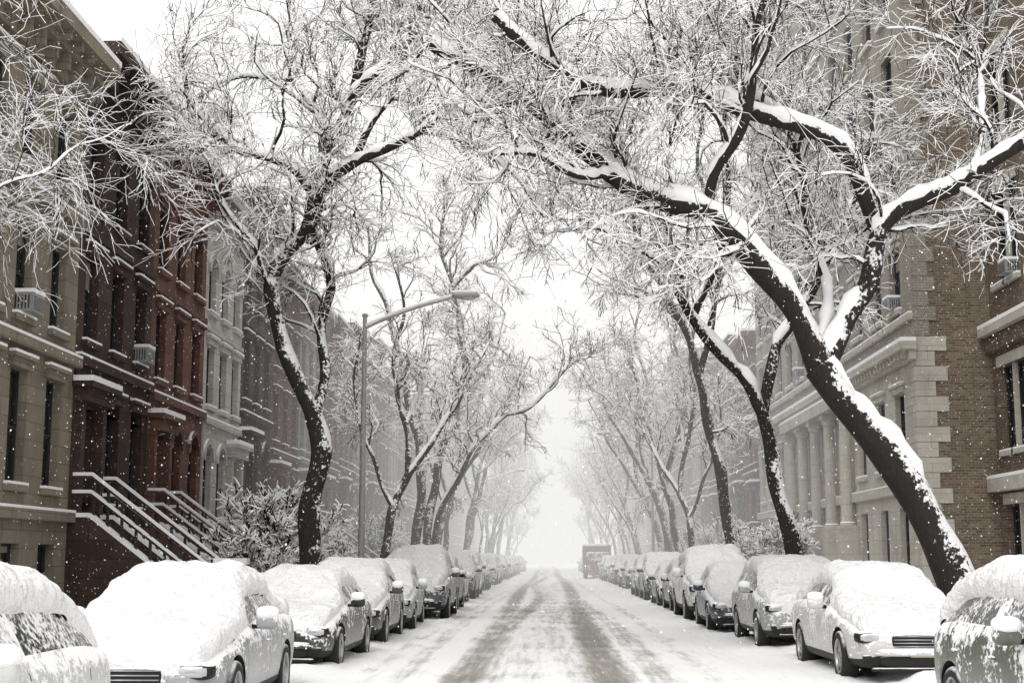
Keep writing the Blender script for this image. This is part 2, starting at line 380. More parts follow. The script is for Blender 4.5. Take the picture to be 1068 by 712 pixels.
            s.box('newel_posts',mat,c-.17,c+.17,dep+.12,dep+.46,.0,1.55); s.box('stoop_snow',SNOW,c-.19,c+.19,dep+.10,dep+.48,1.551,1.70)
    def door(s,uc,w,z0,z1,trim):
        s.box('door',DOOR,uc-w/2,uc+w/2,-.28,-.22,z0,z1-.5); s.box('door_transom',GLASS,uc-w/2,uc+w/2,-.27,-.24,z1-.5,z1)
        for k in (-1,1):
            s.box('door_panels',GLASS,uc+k*w*.24-w*.15,uc+k*w*.24+w*.15,-.219,-.205,z0+.9,z1-.7)
            s.box('door_pilasters',trim,min(uc+k*(w/2),uc+k*(w/2+.28)),max(uc+k*(w/2),uc+k*(w/2+.28)),.003,.20,z0,z1+.1)
        s.box('door_hood',trim,uc-w/2-.4,uc+w/2+.4,.003,.35,z1+.1,z1+.42); s.box('door_hood',trim,uc-w/2-.5,uc+w/2+.5,.003,.5,z1+.42,z1+.55)
        s.box('snow_caps',SNOW,uc-w/2-.48,uc+w/2+.48,.02,.5,z1+.551,z1+.68)
    def finish(s):
        r=empty(s.name)
        for (part,_),(V,F,mat) in s.p.items():
            me=bpy.data.meshes.new(part); me.from_pydata(V,[],F); me.update(); me.materials.append(mat); link(part,me,r)
        return r

W_BEIGE=m_wall('beige_stone',(.22,.19,.145),bw=.8,bh=.38,var=.12,stain=.65)
W_DARK=m_wall('dark_brownstone',(.052,.032,.026),bw=1.1,bh=.42,var=.25,stain=.6)
W_RED=m_wall('red_brownstone',(.135,.066,.050),bw=1.1,bh=.42,var=.18,stain=.55)
W_WHITE=m_wall('white_stone',(.46,.44,.41),bw=1.0,bh=.4,var=.06,stain=.4)
W_BROWN=m_wall('brown_brick',(.120,.066,.048),'brick',.22,.075,var=.3)
W_GREYB=m_wall('grey_limestone',(.28,.26,.23),bw=.9,bh=.4,var=.1)
W_TANB=m_wall('tan_brick',(.155,.115,.080),'brick',.22,.085,mortar=(.22,.195,.16),var=.38,stain=.4)
W_PALE=m_wall('pale_brick',(.31,.285,.24),'brick',.22,.085,var=.12,stain=.4)
W_LIME=m_wall('limestone',(.46,.435,.38),bw=1.15,bh=.46,mortar=(.34,.32,.28),var=.04,stain=.35,bump=.2)
W_BRA=m_wall('brown_tan_brick',(.125,.088,.06),'brick',.22,.085,mortar=(.18,.155,.13),var=.35,stain=.45)

def brownstone(name,X,sg,u0,u1,H,mat,trim,door_near=True,stoop=True,arch=False,arch2=False,frame=None,bays=3,acs=(),four=False):
    b=Bld(name,X,sg); W=u1-u0; bw=1.0; cs=[u0+W*(i+.5)/bays for i in range(bays)]
    di=0 if door_near else bays-1
    rows=[]
    def ops(h=bw,skip=None): return [(c-h/2,c+h/2) for i,c in enumerate(cs) if i!=skip]
    k=(H-1.0)/12.5
    z=lambda v:v*k
    wi=[c for i,c in enumerate(cs) if i!=di]; dc=cs[di]
    rows.append((.7,1.95,[(c-bw/2,c+bw/2) for c in wi]+([] if stoop else [(dc-.5,dc+.5)])))
    pz0,pz1=(z(2.9),z(5.35))
    if stoop:
        rows.append((z(2.3),pz0,[(dc-.65,dc+.65)])); rows.append((pz0,z(5.05),[(c-.52,c+.52) for c in wi]+[(dc-.65,dc+.65)])); rows.append((z(5.05),pz1,[(c-.52,c+.52) for c in wi]))
    else: rows.append((pz0,pz1,[(c-.52,c+.52) for c in cs]))
    lv=[(z(6.6),z(8.6)),(z(9.7),z(11.5))]
    for a,c_ in lv: rows.append((a,c_,ops()))
    b.wall(mat,u0,u1,0,H,rows); b.core(mat,u0,u1,H)
    for c in wi:
        b.window(c-bw/2,c+bw/2,.7,1.95,mat,trim,frame,hood=False)
        b.window(c-.52,c+.52,pz0,pz1,mat,trim,frame,arch=arch)
    if stoop: b.door(dc,1.3,z(2.3),z(5.05),trim); b.stoop(mat if mat is not W_WHITE else W_GREYB,dc,1.5,z(2.3),3.3)
    else:
        b.window(dc-.52,dc+.52,pz0,pz1,mat,trim,frame,arch=arch); b.window(dc-.5,dc+.5,.7,1.95,mat,trim,frame,hood=False)
    for li,(a,c_) in enumerate(lv):
        for i,c in enumerate(cs): b.window(c-bw/2,c+bw/2,a,c_,mat,trim,frame,arch=(arch2 and li==1),ac=((li,i) in acs))
    b.box('bands',trim,u0,u1,.003,.12,z(2.35)-.25,z(2.35)-.05) if not stoop else None
    b.box('bands',trim,u0,u1,.003,.16,z(6.0),z(6.2)); b.box('snow_caps',SNOW,u0+.02,u1-.02,.01,.155,z(6.2)+.001,z(6.2)+.06)
    b.box('bands',trim,u0,u1,.003,.09,z(9.05),z(9.2))
    b.box('party_edge',trim,u0,u0+.12,.003,.06,0,z(6.0)-.001)
    b.cornice(trim,u0,u1,H-.9,1.0,.75)
    return b.finish()

XL=-11.0
b=Bld('limestone_townhouse',XL,1); u0,u1=17.5,32.5
cs=[19.2,21.9,24.6,27.3,29.1,31.2]
b.wall(W_BEIGE,u0,u1,0,13.2,[(.7,2.0,[(c-.5,c+.5) for c in cs]),(3.2,5.6,[(c-.48,c+.48) for c in cs]),(6.7,8.6,[(c-.48,c+.48) for c in cs]),(10,11.8,[(c-.48,c+.48) for c in cs])])
b.core(W_BEIGE,u0,u1,13.2)
for i,c in enumerate(cs):
    b.window(c-.5,c+.5,.7,2.0,W_BEIGE,W_BEIGE,hood=False); b.window(c-.48,c+.48,3.2,5.6,W_BEIGE,W_BEIGE); b.window(c-.48,c+.48,6.7,8.6,W_BEIGE,W_BEIGE,ac=(i==4)); b.window(c-.48,c+.48,10,11.8,W_BEIGE,W_BEIGE)
for zz in (2.5,6.05,9.3):
    b.box('bands',W_BEIGE,u0,u1,.003,.2,zz,zz+.22); b.box('snow_caps',SNOW,u0,u1,.01,.2,zz+.221,zz+.28)
b.cornice(W_BEIGE,u0,u1,12.3,1.0,.8); b.finish()
brownstone('brownstone_house',XL,1,32.5,38.7,13.9,W_DARK,W_DARK,acs=((0,2),))
brownstone('brownstone_house',XL,1,38.7,44.8,13.6,W_RED,W_RED,door_near=True,arch=True)
brownstone('white_townhouse',XL,1,44.8,50.3,13.4,W_WHITE,W_WHITE,door_near=False,arch=True,arch2=True)
pal=[(W_DARK,W_DARK),(W_BROWN,W_RED),(W_GREYB,W_GREYB),(W_RED,W_RED),(W_BROWN,W_DARK),(W_BEIGE,W_GREYB)]
y=50.3; i=0
while y<235:
    wd=random.choice([5.6,6.0,6.4]) if y<120 else 12; m,t=pal[i%6]
    if y<120: brownstone('brownstone_house',XL,1,y,y+wd,random.uniform(12.8,15),m,t,door_near=True,arch=(i%2==0),frame=random.choice([FRAMED,FRAMEL]))
    else:
        bb=Bld('apartment_building',XL,1); H=random.uniform(14,19); n=int((H-3)/3.1); cs=[y+1.5+k*2.25 for k in range(5)]
        bb.wall(m,y,y+wd,0,H,[(1.2+3.1*k,3.0+3.1*k,[(c-.55,c+.55) for c in cs]) for k in range(n)]); bb.core(m,y,y+wd,H); bb.cornice(t,y,y+wd,H-1,1,.7)
        for k in range(n):
            for c in cs: bb.window(c-.55,c+.55,1.2+3.1*k,3.0+3.1*k,m,t,blind=False)
        bb.finish()
    y+=wd; i+=1

# right: building A (far right, set back) 
b=Bld('brick_apartment_building',13.9,-1); u0,u1=26.,44.45
cs=[28.5,33.,37.5,42.6]; lv=[(.9,3.3),(4.9,7.5),(10.0,12.9),(14.4,17.2),(18.6,21.3)]
b.wall(W_BRA,u0,u1,0,27,[(a,c_,[(c-1.15,c+1.15) for c in cs]) for a,c_ in lv]); b.core(W_BRA,u0,u1,27)
for i,(a,c_) in enumerate(lv):
    for c in cs:
        for q in (-1.15,0.03):
            b.window(c+q,c+q+1.12,a,c_,W_BRA,W_LIME,hood=False,ac=(i in (2,4) and q<0),sill=True,blind=False)
        b.box('mullions',W_LIME,c-.03,c+.03,-.2,-.02,a,c_)
        b.box('window_heads',W_LIME,c-1.3,c+1.3,.003,.06,c_+.003,c_+.32)
b.box('bands',W_LIME,u0,u1,.003,.35,3.7,4.1); b.box('bands',W_BRA,u0,u1,.003,.22,8.0,8.5);b.box('bands',W_LIME,u0,u1,.003,.42,8.5,8.75); b.box('snow_caps',SNOW,u0,u1,.01,.42,8.751,8.87); b.box('snow_caps',SNOW,u0,u1,.01,.35,4.101,4.2)
b.finish()

# right: building B
b=Bld('stone_base_apartment_building',11.5,-1); u0,u1=44.5,78.0; HB=8.6; HT=30.
cs=[46.6,49.3,52.4,55.4,58.4,61.4,64.4,67.4,70.4,73.4,76.3]
rowsB=[(1.1,3.3,[(c-.55,c+.55) for c in cs]),(4.6,7.0,[(c-.62,c+.62) for c in cs])]
b.wall(W_LIME,u0,u1,0,HB,rowsB)
for c in cs:
    b.window(c-.55,c+.55,1.1,3.3,W_LIME,W_LIME,hood=False,blind=False); b.window(c-.62,c+.62,4.6,7.0,W_LIME,W_LIME,hood=True,blind=False)
nf=6; lv=[(HB+1.1+3.35*k,HB+3.15+3.35*k) for k in range(nf)]
b.wall(W_PALE,u0,u1,HB,HT,[(a,c_,[(c-.72,c+.72) for c in cs]) for a,c_ in lv])
for k,(a,c_) in enumerate(lv):
    for j,c in enumerate(cs): b.window(c-.72,c+.72,a,c_,W_PALE,W_LIME,hood=(k==0),ac=((j*7+k*3)%6==0),blind=((j+k)%4==0))
    if k in (0,4): b.box('bands',W_LIME,u0,u1,.003,.14,a-.55,a-.35); b.box('snow_caps',SNOW,u0,u1,.01,.13,a-.349,a-.30)
b.box('core',W_TANB,u0+.002,u1,-14,-.352,0,HT)
b.box('roof_snow',SNOW,u0,u1,-14,0,HT+.01,HT+.2)
b.box('base_cornice',W_LIME,u0-.25,u1,.003,.22,HB-.75,HB-.45); b.box('base_cornice',W_LIME,u0-.35,u1,.003,.50,HB-.45,HB-.2); b.box('snow_caps',SNOW,u0-.35,u1,.01,.5,HB-.199,HB-.08)
b.box('bands',W_LIME,u0-.05,u1,.003,.18,3.75,4.05); b.box('snow_caps',SNOW,u0,u1,.01,.17,4.051,4.10)
for k in range(70): b.box('dentils',W_LIME,u0+.1+k*.48,u0+.32+k*.48,.223,.36,HB-.68,HB-.452)
for k in range(18):
    z0=k*.475+.05; wq=1.0 if k%2 else .62
    b.box('quoins',W_LIME,u0-.05,u0+.9 if k%2 else u0+.6,-wq,.03,z0,z0+.455)
for k in range(45):
    z0=HB+.0+k*.475
    b.box('quoins',W_PALE,u0-.045,u0-.001,-(.72 if k%2 else .5),.0,z0+.01,z0+.465)
for uc in (53.9,56.9,59.9,62.9,65.9):
    n=14; V=[];F=[]
    for zi,(zz,r) in enumerate(((2.9,.30),(3.0,.30),(3.05,.24),(6.9,.21),(7.0,.28),(7.15,.30))):
        for q in range(n): V.append((.30+r*math.cos(2*math.pi*q/n),uc+r*math.sin(2*math.pi*q/n),zz))
    for zi in range(5):
        for q in range(n): F.append((zi*n+q,zi*n+(q+1)%n,(zi+1)*n+(q+1)%n,(zi+1)*n+q))
    b.add('columns',W_LIME,V,F); b.box('column_bases',W_LIME,uc-.4,uc+.4,.003,.68,0,2.9); b.box('column_caps',W_LIME,uc-.36,uc+.36,.003,.62,7.15,7.35)
b.box('entablature',W_LIME,53.3,66.5,.003,.7,7.351,7.8); b.box('snow_caps',SNOW,53.3,66.5,.01,.7,7.801,7.9)
b.finish()
y=78; i=1
while y<235:
    wd=random.choice([5.8,6.2]) if y<120 else 12; m,t=pal[(i+2)%6]
    if y<80: m,t=W_RED,W_RED
    if y<118: brownstone('brownstone_house',11.5,-1,y,y+wd,random.uniform(13.5,16),m,t,arch=(i%2==0))
    else:
        bb=Bld('apartment_building',11.5,-1); H=random.uniform(15,22); n=int((H-3)/3.1); cs=[y+1.5+k*2.25 for k in range(5)]
        bb.wall(m,y,y+wd,0,H,[(1.2+3.1*k,3.0+3.1*k,[(c-.55,c+.55) for c in cs]) for k in range(n)]); bb.core(m,y,y+wd,H); bb.cornice(t,y,y+wd,H-1,1,.7)
        for k in range(n):
            for c in cs: bb.window(c-.55,c+.55,1.2+3.1*k,3.0+3.1*k,m,t,blind=False)
        bb.finish()
    y+=wd; i+=1

# ------------------------------------------------------------ cars
def m_paint():
    m,nt,b=new_mat('car_paint'); oi=nd(nt,'ShaderNodeObjectInfo'); tc=nd(nt,'ShaderNodeTexCoord'); O=tc.outputs['Object']
    ov=nd(nt,'ShaderNodeVectorMath',{0:O,1:oi.outputs['Location']},operation='ADD').outputs[0]
    g,nz=nzz(nt); n=noi(nt,ov,2.6,6,.7); n2=noi(nt,ov,17,4,.7)
    s=nd(nt,'ShaderNodeSeparateXYZ',{0:O})
    col=oi.outputs['Color']
    sm=None
    for yy in (-.95,.28,1.35):
        d=mth(nt,'ABSOLUTE',mth(nt,'SUBTRACT',s.outputs[1],yy)); q=mth(nt,'LESS_THAN',d,.009); sm=q if sm is None else mth(nt,'MAXIMUM',sm,q)
    sm=mth(nt,'MULTIPLY',sm,mth(nt,'GREATER_THAN',s.outputs[2],.30))
    c=mixc(nt,mth(nt,'MULTIPLY',sm,.85),col,(.01,.01,.01,1))
    low=sstep(nt,s.outputs[2],.75,.2)
    c=mixc(nt,mth(nt,'MULTIPLY',low,.35),c,(.20,.19,.18,1))
    f=mth(nt,'ADD',mth(nt,'MULTIPLY',nz,.6),mth(nt,'ADD',mth(nt,'MULTIPLY',mth(nt,'SUBTRACT',n,.5),1.7),mth(nt,'MULTIPLY',mth(nt,'SUBTRACT',n2,.5),1.5)))
    f=sstep(nt,f,.07,.25)
    nt.links.new(mixc(nt,f,c,SNOWC),b.inputs['Base Color'])
    nt.links.new(mth(nt,'ADD',.25,mth(nt,'MULTIPLY',f,.6)),b.inputs['Roughness'])
    b.inputs['Specular IOR Level'].default_value=.5
    bp=nd(nt,'ShaderNodeBump',{'Height':f,'Strength':.5,'Distance':.02}); nt.links.new(bp.outputs[0],b.inputs['Normal'])
    return m
def m_carglass():
    m,nt,b=new_mat('car_glass'); oi=nd(nt,'ShaderNodeObjectInfo'); tc=nd(nt,'ShaderNodeTexCoord')
    ov=nd(nt,'ShaderNodeVectorMath',{0:tc.outputs['Object'],1:oi.outputs['Location']},operation='ADD').outputs[0]
    n=noi(nt,ov,2.0,6,.75); n2=noi(nt,ov,24,3,.6)
    f=mth(nt,'ADD',n,mth(nt,'MULTIPLY',mth(nt,'SUBTRACT',n2,.5),.8)); f=mth(nt,'MULTIPLY',sstep(nt,f,.44,.62),.90)
    nt.links.new(mixc(nt,f,(.015,.017,.02,1),SNOWC),b.inputs['Base Color'])
    nt.links.new(mth(nt,'ADD',.08,mth(nt,'MULTIPLY',f,.8)),b.inputs['Roughness']); b.inputs['Specular IOR Level'].default_value=.5
    return m
PAINT=m_paint(); CGL=m_carglass(); BLACK=m_plain('black_plastic',(.012,.012,.012),.6,0,True,lo=.5,hi=.8)
TYRE=m_plain('tyre',(.02,.02,.02),.85,0,True,lo=.3,hi=.9); RIM=m_plain('rim',(.35,.35,.36),.35,.8)
HEAD=m_plain('headlight',(.45,.46,.48),.1,.3,True,.6,.3,.7); TAIL=m_plain('taillight',(.16,.01,.01),.2,0,True,.5,.1,.5); PLATE=m_plain('plate',(.5,.45,.25),.5); AMB=m_plain('amber_lens',(.5,.18,.02),.25)
CM=[PAINT,CGL,BLACK,TYRE,RIM,HEAD,TAIL,PLATE,SNOW,AMB]
class Acc:
    def __init__(s): s.V=[];s.F=[];s.M=[]
    def add(s,V,F,mi):
        o=len(s.V); s.V.extend([tuple(v) for v in V]); s.F.extend([tuple(i+o for i in f) for f in F]); s.M.extend([mi]*len(F))
    def sup(s,c,r,mi,e=.45,nu=16,nv=10):
        def sp(v,e): return math.copysign(abs(v)**e,v)
        V=[];F=[]
        for i in range(nv+1):
            p=-math.pi/2+math.pi*i/nv
            for j in range(nu):
                t=2*math.pi*j/nu; V.append((c[0]+r[0]*sp(math.cos(p),e)*sp(math.cos(t),e),c[1]+r[1]*sp(math.cos(p),e)*sp(math.sin(t),e),c[2]+r[2]*sp(math.sin(p),e)))
        for i in range(nv):
            for j in range(nu): F.append((i*nu+j,i*nu+(j+1)%nu,(i+1)*nu+(j+1)%nu,(i+1)*nu+j))
        s.add(V,F,mi)
    def box(s,c,r,mi): s.add([(c[0]+i*r[0],c[1]+j*r[1],c[2]+k*r[2]) for i in (-1,1) for j in (-1,1) for k in (-1,1)],BOXF.tolist(),mi)
    def lathe(s,cx,cy,cz,prof,mi,n=32):   # axis x; prof (x,r)
        V=[(cx+px,cy+r*math.cos(2*math.pi*j/n),cz+r*math.sin(2*math.pi*j/n)) for px,r in prof for j in range(n)]
        F=[(i*n+j,i*n+(j+1)%n,(i+1)*n+(j+1)%n,(i+1)*n+j) for i in range(len(prof)-1) for j in range(n)]
        s.add(V,F,mi)
    def mesh(s,name,smooth=True,mats=None):
        me=bpy.data.meshes.new(name); me.from_pydata(s.V,[],s.F); me.update()
        for m in (mats or CM): me.materials.append(m)
        me.polygons.foreach_set('material_index',s.M)
        me.polygons.foreach_set('use_smooth',[smooth]*len(s.F)); return me
KINDS={
'sedan':dict(L=4.7,T=[(0,.60,.30,.52,.44,.60),(.06,.74,.22,.60,.56,.70),(.35,.86,.20,.71,.70,.82),(.9,.91,.18,.80,.76,.93),(1.40,.91,.18,.87,.74,1.01),(1.72,.91,.18,.91,.70,1.20),(2.15,.91,.18,.93,.62,1.43),(2.55,.91,.18,.93,.60,1.48),(2.63,.91,.18,.93,.60,1.48),(3.1,.91,.18,.94,.60,1.47),(3.5,.91,.18,.95,.61,1.39),(3.95,.91,.18,.96,.68,1.15),(4.15,.90,.19,.96,.72,1.09),(4.5,.87,.24,.93,.70,1.06),(4.66,.80,.28,.86,.64,.98),(4.70,.64,.34,.72,.5,.82)],ws=(1.40,2.15),rw=(3.5,3.95),sw=(1.72,3.95),pil=[(2.55,2.63)],wh=(.92,3.68),wr=.33),
'suv':dict(L=4.7,T=[(0,.64,.35,.66,.48,.78),(.07,.80,.27,.78,.64,.90),(.35,.90,.25,.91,.76,1.05),(.9,.94,.24,.99,.80,1.12),(1.22,.94,.24,1.03,.78,1.18),(1.5,.94,.24,1.05,.74,1.40),(1.88,.94,.24,1.06,.69,1.64),(2.3,.94,.24,1.07,.67,1.70),(2.50,.94,.24,1.07,.67,1.71),(2.6,.94,.24,1.07,.67,1.71),(3.5,.94,.24,1.08,.66,1.69),(3.6,.94,.24,1.08,.66,1.68),(4.2,.94,.25,1.09,.64,1.58),(4.46,.93,.27,1.08,.66,1.38),(4.62,.90,.29,1.05,.70,1.14),(4.70,.76,.36,.92,.6,1.0)],ws=(1.22,1.88),rw=(4.2,4.62),sw=(1.5,4.46),pil=[(2.5,2.6),(3.5,3.6)],wh=(.92,3.72),wr=.365),
'hatch':dict(L=4.15,T=[(0,.60,.30,.56,.44,.64),(.06,.74,.22,.66,.56,.76),(.3,.85,.20,.76,.70,.88),(.75,.89,.18,.85,.76,.98),(1.05,.89,.18,.91,.74,1.06),(1.4,.89,.18,.94,.70,1.28),(1.85,.89,.18,.96,.63,1.50),(2.25,.89,.18,.97,.61,1.55),(2.33,.89,.18,.97,.61,1.55),(3.0,.89,.18,.98,.61,1.53),(3.45,.89,.19,.99,.62,1.46),(3.85,.88,.22,.98,.64,1.25),(4.05,.84,.26,.94,.68,1.03),(4.15,.68,.34,.8,.54,.85)],ws=(1.05,1.85),rw=(3.45,4.05),sw=(1.4,3.85),pil=[(2.25,2.33)],wh=(.80,3.35),wr=.32),
}
def sect(t):
    y,hw,zb,zt,wt,zz=t; dz=zz-zt
    return [(0,zb),(hw*.88,zb),(hw*.99,zb+.12),(hw*1.01,(zb+.12)*.35+zt*.65),(hw*.985,zt-.02),(hw*.93 if hw*.93>wt else wt*1.03,zt+.03),(wt,zt+.86*dz-.01),(wt*.78,zz-.005),(0,zz+.02)]
def body_mesh(kind):
    import bmesh
    K=KINDS[kind]; L=K['L']; V=[];F=[];M=[]
    for t in K['T']:
        h=sect(t); ring=[(x,z) for x,z in h]+[(-x,z) for x,z in h[-2:0:-1]]
        V+= [(x,t[0]-L/2,z) for x,z in ring]
    n=16; T=K['T']
    for i in range(len(T)-1):
        ya,yb=T[i][0],T[i+1][0]
        for j in range(n):
            jj=j if j<8 else 15-j; mi=0
            if jj in (0,): mi=2
            if jj==1: mi=2
            ispil=any(abs(ya-p[0])<.01 for p in K['pil'])
            if jj==5 and ya>=K['sw'][0]-.001 and yb<=K['sw'][1]+.001 and not ispil: mi=1
            if jj in (6,7) and ((ya>=K['ws'][0]-.001 and yb<=K['ws'][1]+.001) or (ya>=K['rw'][0]-.001 and yb<=K['rw'][1]+.001)): mi=1
            F.append((i*n+j,i*n+(j+1)%n,(i+1)*n+(j+1)%n,(i+1)*n+j)); M.append(mi)
    F.append(tuple(range(n-1,-1,-1))); M.append(0); k=(len(T)-1)*n; F.append(tuple(range(k,k+n))); M.append(0)
    me=bpy.data.meshes.new('body_raw'); me.from_pydata(V,[],F); me.update()
    for m in CM: me.materials.append(m)
    me.polygons.foreach_set('material_index',M); me.polygons.foreach_set('use_smooth',[True]*len(F))
    o=bpy.data.objects.new('tmp',me); COL.objects.link(o)
    s=o.modifiers.new('s','SUBSURF'); s.levels=2; s.render_levels=2
    A=Acc()
    for wy in K['wh']:
        for sd in (-1,1):
            nn=36; R=K['wr']+.055; xs=(sd*.66,sd*1.2)
            if sd<0: xs=(xs[1],xs[0])
            Vc=[(x,wy-L/2+R*math.cos(2*math.pi*q/nn),K['wr']+.01+R*math.sin(2*math.pi*q/nn)) for x in xs for q in range(nn)]
            Fc=[(q,(q+1)%nn,nn+(q+1)%nn,nn+q) for q in range(nn)]+[tuple(range(nn-1,-1,-1)),tuple(range(nn,2*nn))]
            A.add(Vc,Fc,2)
    cme=A.mesh('cut',False)
    for mm in (cme,me):
        bm=bmesh.new(); bm.from_mesh(mm); bmesh.ops.recalc_face_normals(bm,faces=bm.faces); bm.to_mesh(mm); bm.free()
    c=bpy.data.objects.new('cut',cme); COL.objects.link(c)
    bo=o.modifiers.new('b','BOOLEAN'); bo.object=c; bo.operation='DIFFERENCE'; bo.solver='EXACT'
    dg=bpy.context.evaluated_depsgraph_get(); res=bpy.data.meshes.new_from_object(o.evaluated_get(dg),depsgraph=dg)
    res.name='car_body'
    bpy.data.objects.remove(o); bpy.data.objects.remove(c)
    return res
def car_parts(kind,seed):
    K=KINDS[kind]; L=K['L']; T=K['T']; hw=max(t[1] for t in T); wr=K['wr']
    body=body_mesh(kind) if (kind,'b') not in CACHE else CACHE[(kind,'b')]; CACHE[(kind,'b')]=body
    if (kind,'w') not in CACHE:
        A=Acc()
        for wy in K['wh']:
            for sd in (-1,1):
                cx=sd*(hw-.115); cy=wy-L/2; cz=wr+.01; q=sd
                A.lathe(cx,cy,cz,[(-.10*q,wr*.6),(-.11*q,wr*.93),(-.08*q,wr),(.08*q,wr),(.11*q,wr*.95),(.115*q,wr*.72),(.10*q,wr*.66)],3)
                A.lathe(cx,cy,cz,[(.10*q,wr*.66),(.085*q,wr*.63),(.03*q,wr*.60),(.02*q,.0)],2)
                A.lathe(cx,cy,cz,[(.112*q,wr*.70),(.116*q,wr*.66),(.10*q,wr*.62),(.05*q,wr*.60)],4)
                for s5 in range(5):
                    a=2*math.pi*s5/5+.3; d=(math.cos(a),math.sin(a)); e=(-d[1],d[0]); V=[]
                    for xx in (.05*q,.095*q):
                        for rr,ww in ((.03,.045),(wr*.64,.032)):
                            for k in (-1,1): V.append((cx+xx,cy+d[0]*rr+e[0]*ww*k,cz+d[1]*rr+e[1]*ww*k))
                    A.add(V,BOXF.tolist(),4)
                A.sup((cx+.085*q,cy,cz),(.02,.06,.06),4,.8)
                A.sup((cx+.06*q,cy,.03),(.16,.34,.07),8,.9)   # snow packed at the tyre foot
        CACHE[(kind,'w')]=A.mesh('wheels')
        A=Acc(); f=-L/2; up=.18 if kind=='suv' else (.05 if kind=='hatch' else 0)
        zt=T[1][5]
        for sd in (-1,1):
            A.sup((sd*(hw-.255),f+.155,zt-.075),(.165,.13,.065),5,.55); A.sup((sd*(hw-.25),f+.165,zt-.075),(.185,.13,.08),2,.55)
            A.sup((sd*(hw-.25),f+.10,.36+up*.6),(.10,.06,.045),2,.5)
            A.sup((sd*(hw-.14),f+.27,zt-.08),(.03,.08,.04),9,.6)
            A.sup((sd*(hw-.27),-f-.10,T[-3][3]-.06),(.16,.09,.075),6,.5)
            my=[t for t in T if abs(t[0]-K['sw'][0])<.01][0]; mz=my[3]+.10; yy=my[0]-L/2+.12
            A.sup((sd*(hw+.10),yy,mz),(.115,.075,.085),0,.6); A.box((sd*(hw+.0),yy+.02,mz-.05),(.06,.03,.025),2); A.sup((sd*(hw+.10),yy,mz+.085),(.12,.095,.075),8,.8)
            for hy in (.12,1.12): A.sup((sd*(hw-.0),hy,my[3]-.13),(.02,.085,.017),0,.7)
        A.sup((0,f+.045,zt-.12),(.40,.05,.085),2,.35)
        for k in range(4): A.box((0,f-.004,zt-.185+k*.042),(.37,.008,.006),4)
        A.sup((0,f+.03,.33+up*.5),(.56,.05,.07),2,.35); A.sup((0,f+.0,.42+up*.5),(.63,.06,.03),0,.5)
        A.sup((0,f-.01,.46+up*.5),(.60,.06,.03),8,.7)
        A.box((0,f-.03,.43+up*.6),(.16,.008,.05),7); A.box((0,-f+.0,T[-2][3]-.12),(.16,.012,.05),7)
        A.sup((0,-f-.02,.38+up),(.70,.06,.06),2,.4); A.sup((0,f+.05,.22+up*.6),(.66,.10,.03),2,.4)
        CACHE[(kind,'d')]=A.mesh('details')
    rs=random.Random(seed); ys=np.array([t[0] for t in T]); 
    arcs=[]
    for t in T:
        h=sect(t); p5,p6,p7,p8=h[5],h[6],h[7],h[8]; k=.30 if (t[5]-t[3])>.3 else .85
        e=(p6[0]+(p5[0]-p6[0])*k,p6[1]+(p5[1]-p6[1])*k)
        arcs.append([e,p6,p7,p8,(-p7[0],p7[1]),(-p6[0],p6[1]),(-e[0],e[1])])
    arcs=np.array(arcs); NY,NX=140,61
    yy=np.linspace(.0,L-.02,NY); par=np.linspace(0,6,NX); G=np.zeros((NY,NX,3))
    for a in range(NX):
        i0=min(5,int(par[a])); fr=par[a]-i0; sec=arcs[:,i0]*(1-fr)+arcs[:,i0+1]*fr
        G[:,a,0]=np.interp(yy,ys,sec[:,0]); G[:,a,1]=yy-L/2; G[:,a,2]=np.interp(yy,ys,sec[:,1])
    for _ in range(7):
        G[1:-1]=(G[:-2]+2*G[1:-1]+G[2:])/4; G[:,1:-1]=(G[:,:-2]+2*G[:,1:-1]+G[:,2:])/4
    N=np.cross(np.gradient(G,axis=0),np.gradient(G,axis=1)); N=nrm(N); N*=np.sign(N[:,:,2:3]+1e-6)
    N=nrm(N+np.array([0,0,.45]))
    v=np.abs(np.linspace(-1,1,NX)); eu=np.sqrt(np.clip(np.minimum(np.arange(NY)/6.,(NY-1-np.arange(NY))/6.),0,1))
    th=rs.uniform(.10,.145); t0=np.zeros((NY,NX))
    for a in range(NY):
        for c in range(NX):
            p=Vector((G[a,c,0]*1.5+seed*7.1,G[a,c,1]*1.5,G[a,c,2]*1.5))
            e=max(0.0,1-(v[c]*(1+.06*mnoise.noise(p*3.1)))**3.4)**.5
            t0[a,c]=th*(1.0+.6*mnoise.fractal(p,1.,2.,4)+.16*mnoise.fractal(p*5,1.,2.,3))*e*eu[a]-.035*(1-e)-.03*(1-eu[a])
    G+=N*t0[:,:,None]
    sn=quads_obj('car_snow',G,grid_quads(NY,NX),SNOWCAR,smooth=True,me_only=True)
    return [('body',body),('wheels',CACHE[(kind,'w')]),('details',CACHE[(kind,'d')]),('snow_cover',sn)]
CACHE={}
CARS={(k,s):car_parts(k,s) for k in KINDS for s in (1,2,3)}
def car(kind,var,x,y,col,rot=0,sc=(1,1,1)):
    r=empty('parked_car',(x,y,.03)); r.rotation_euler=(0,0,math.radians(rot)); r.scale=sc
    for n,me in CARS[(kind,var)]:
        o=link(n,me,r); o.color=c4(col)
WH=(.55,.55,.54); SIL=(.30,.31,.32); BLK=(.012,.012,.014); GR=(.07,.07,.078); BLU=(.02,.03,.06); RDB=(.12,.02,.018); TAN=(.20,.17,.13); GRN=(.10,.11,.085)
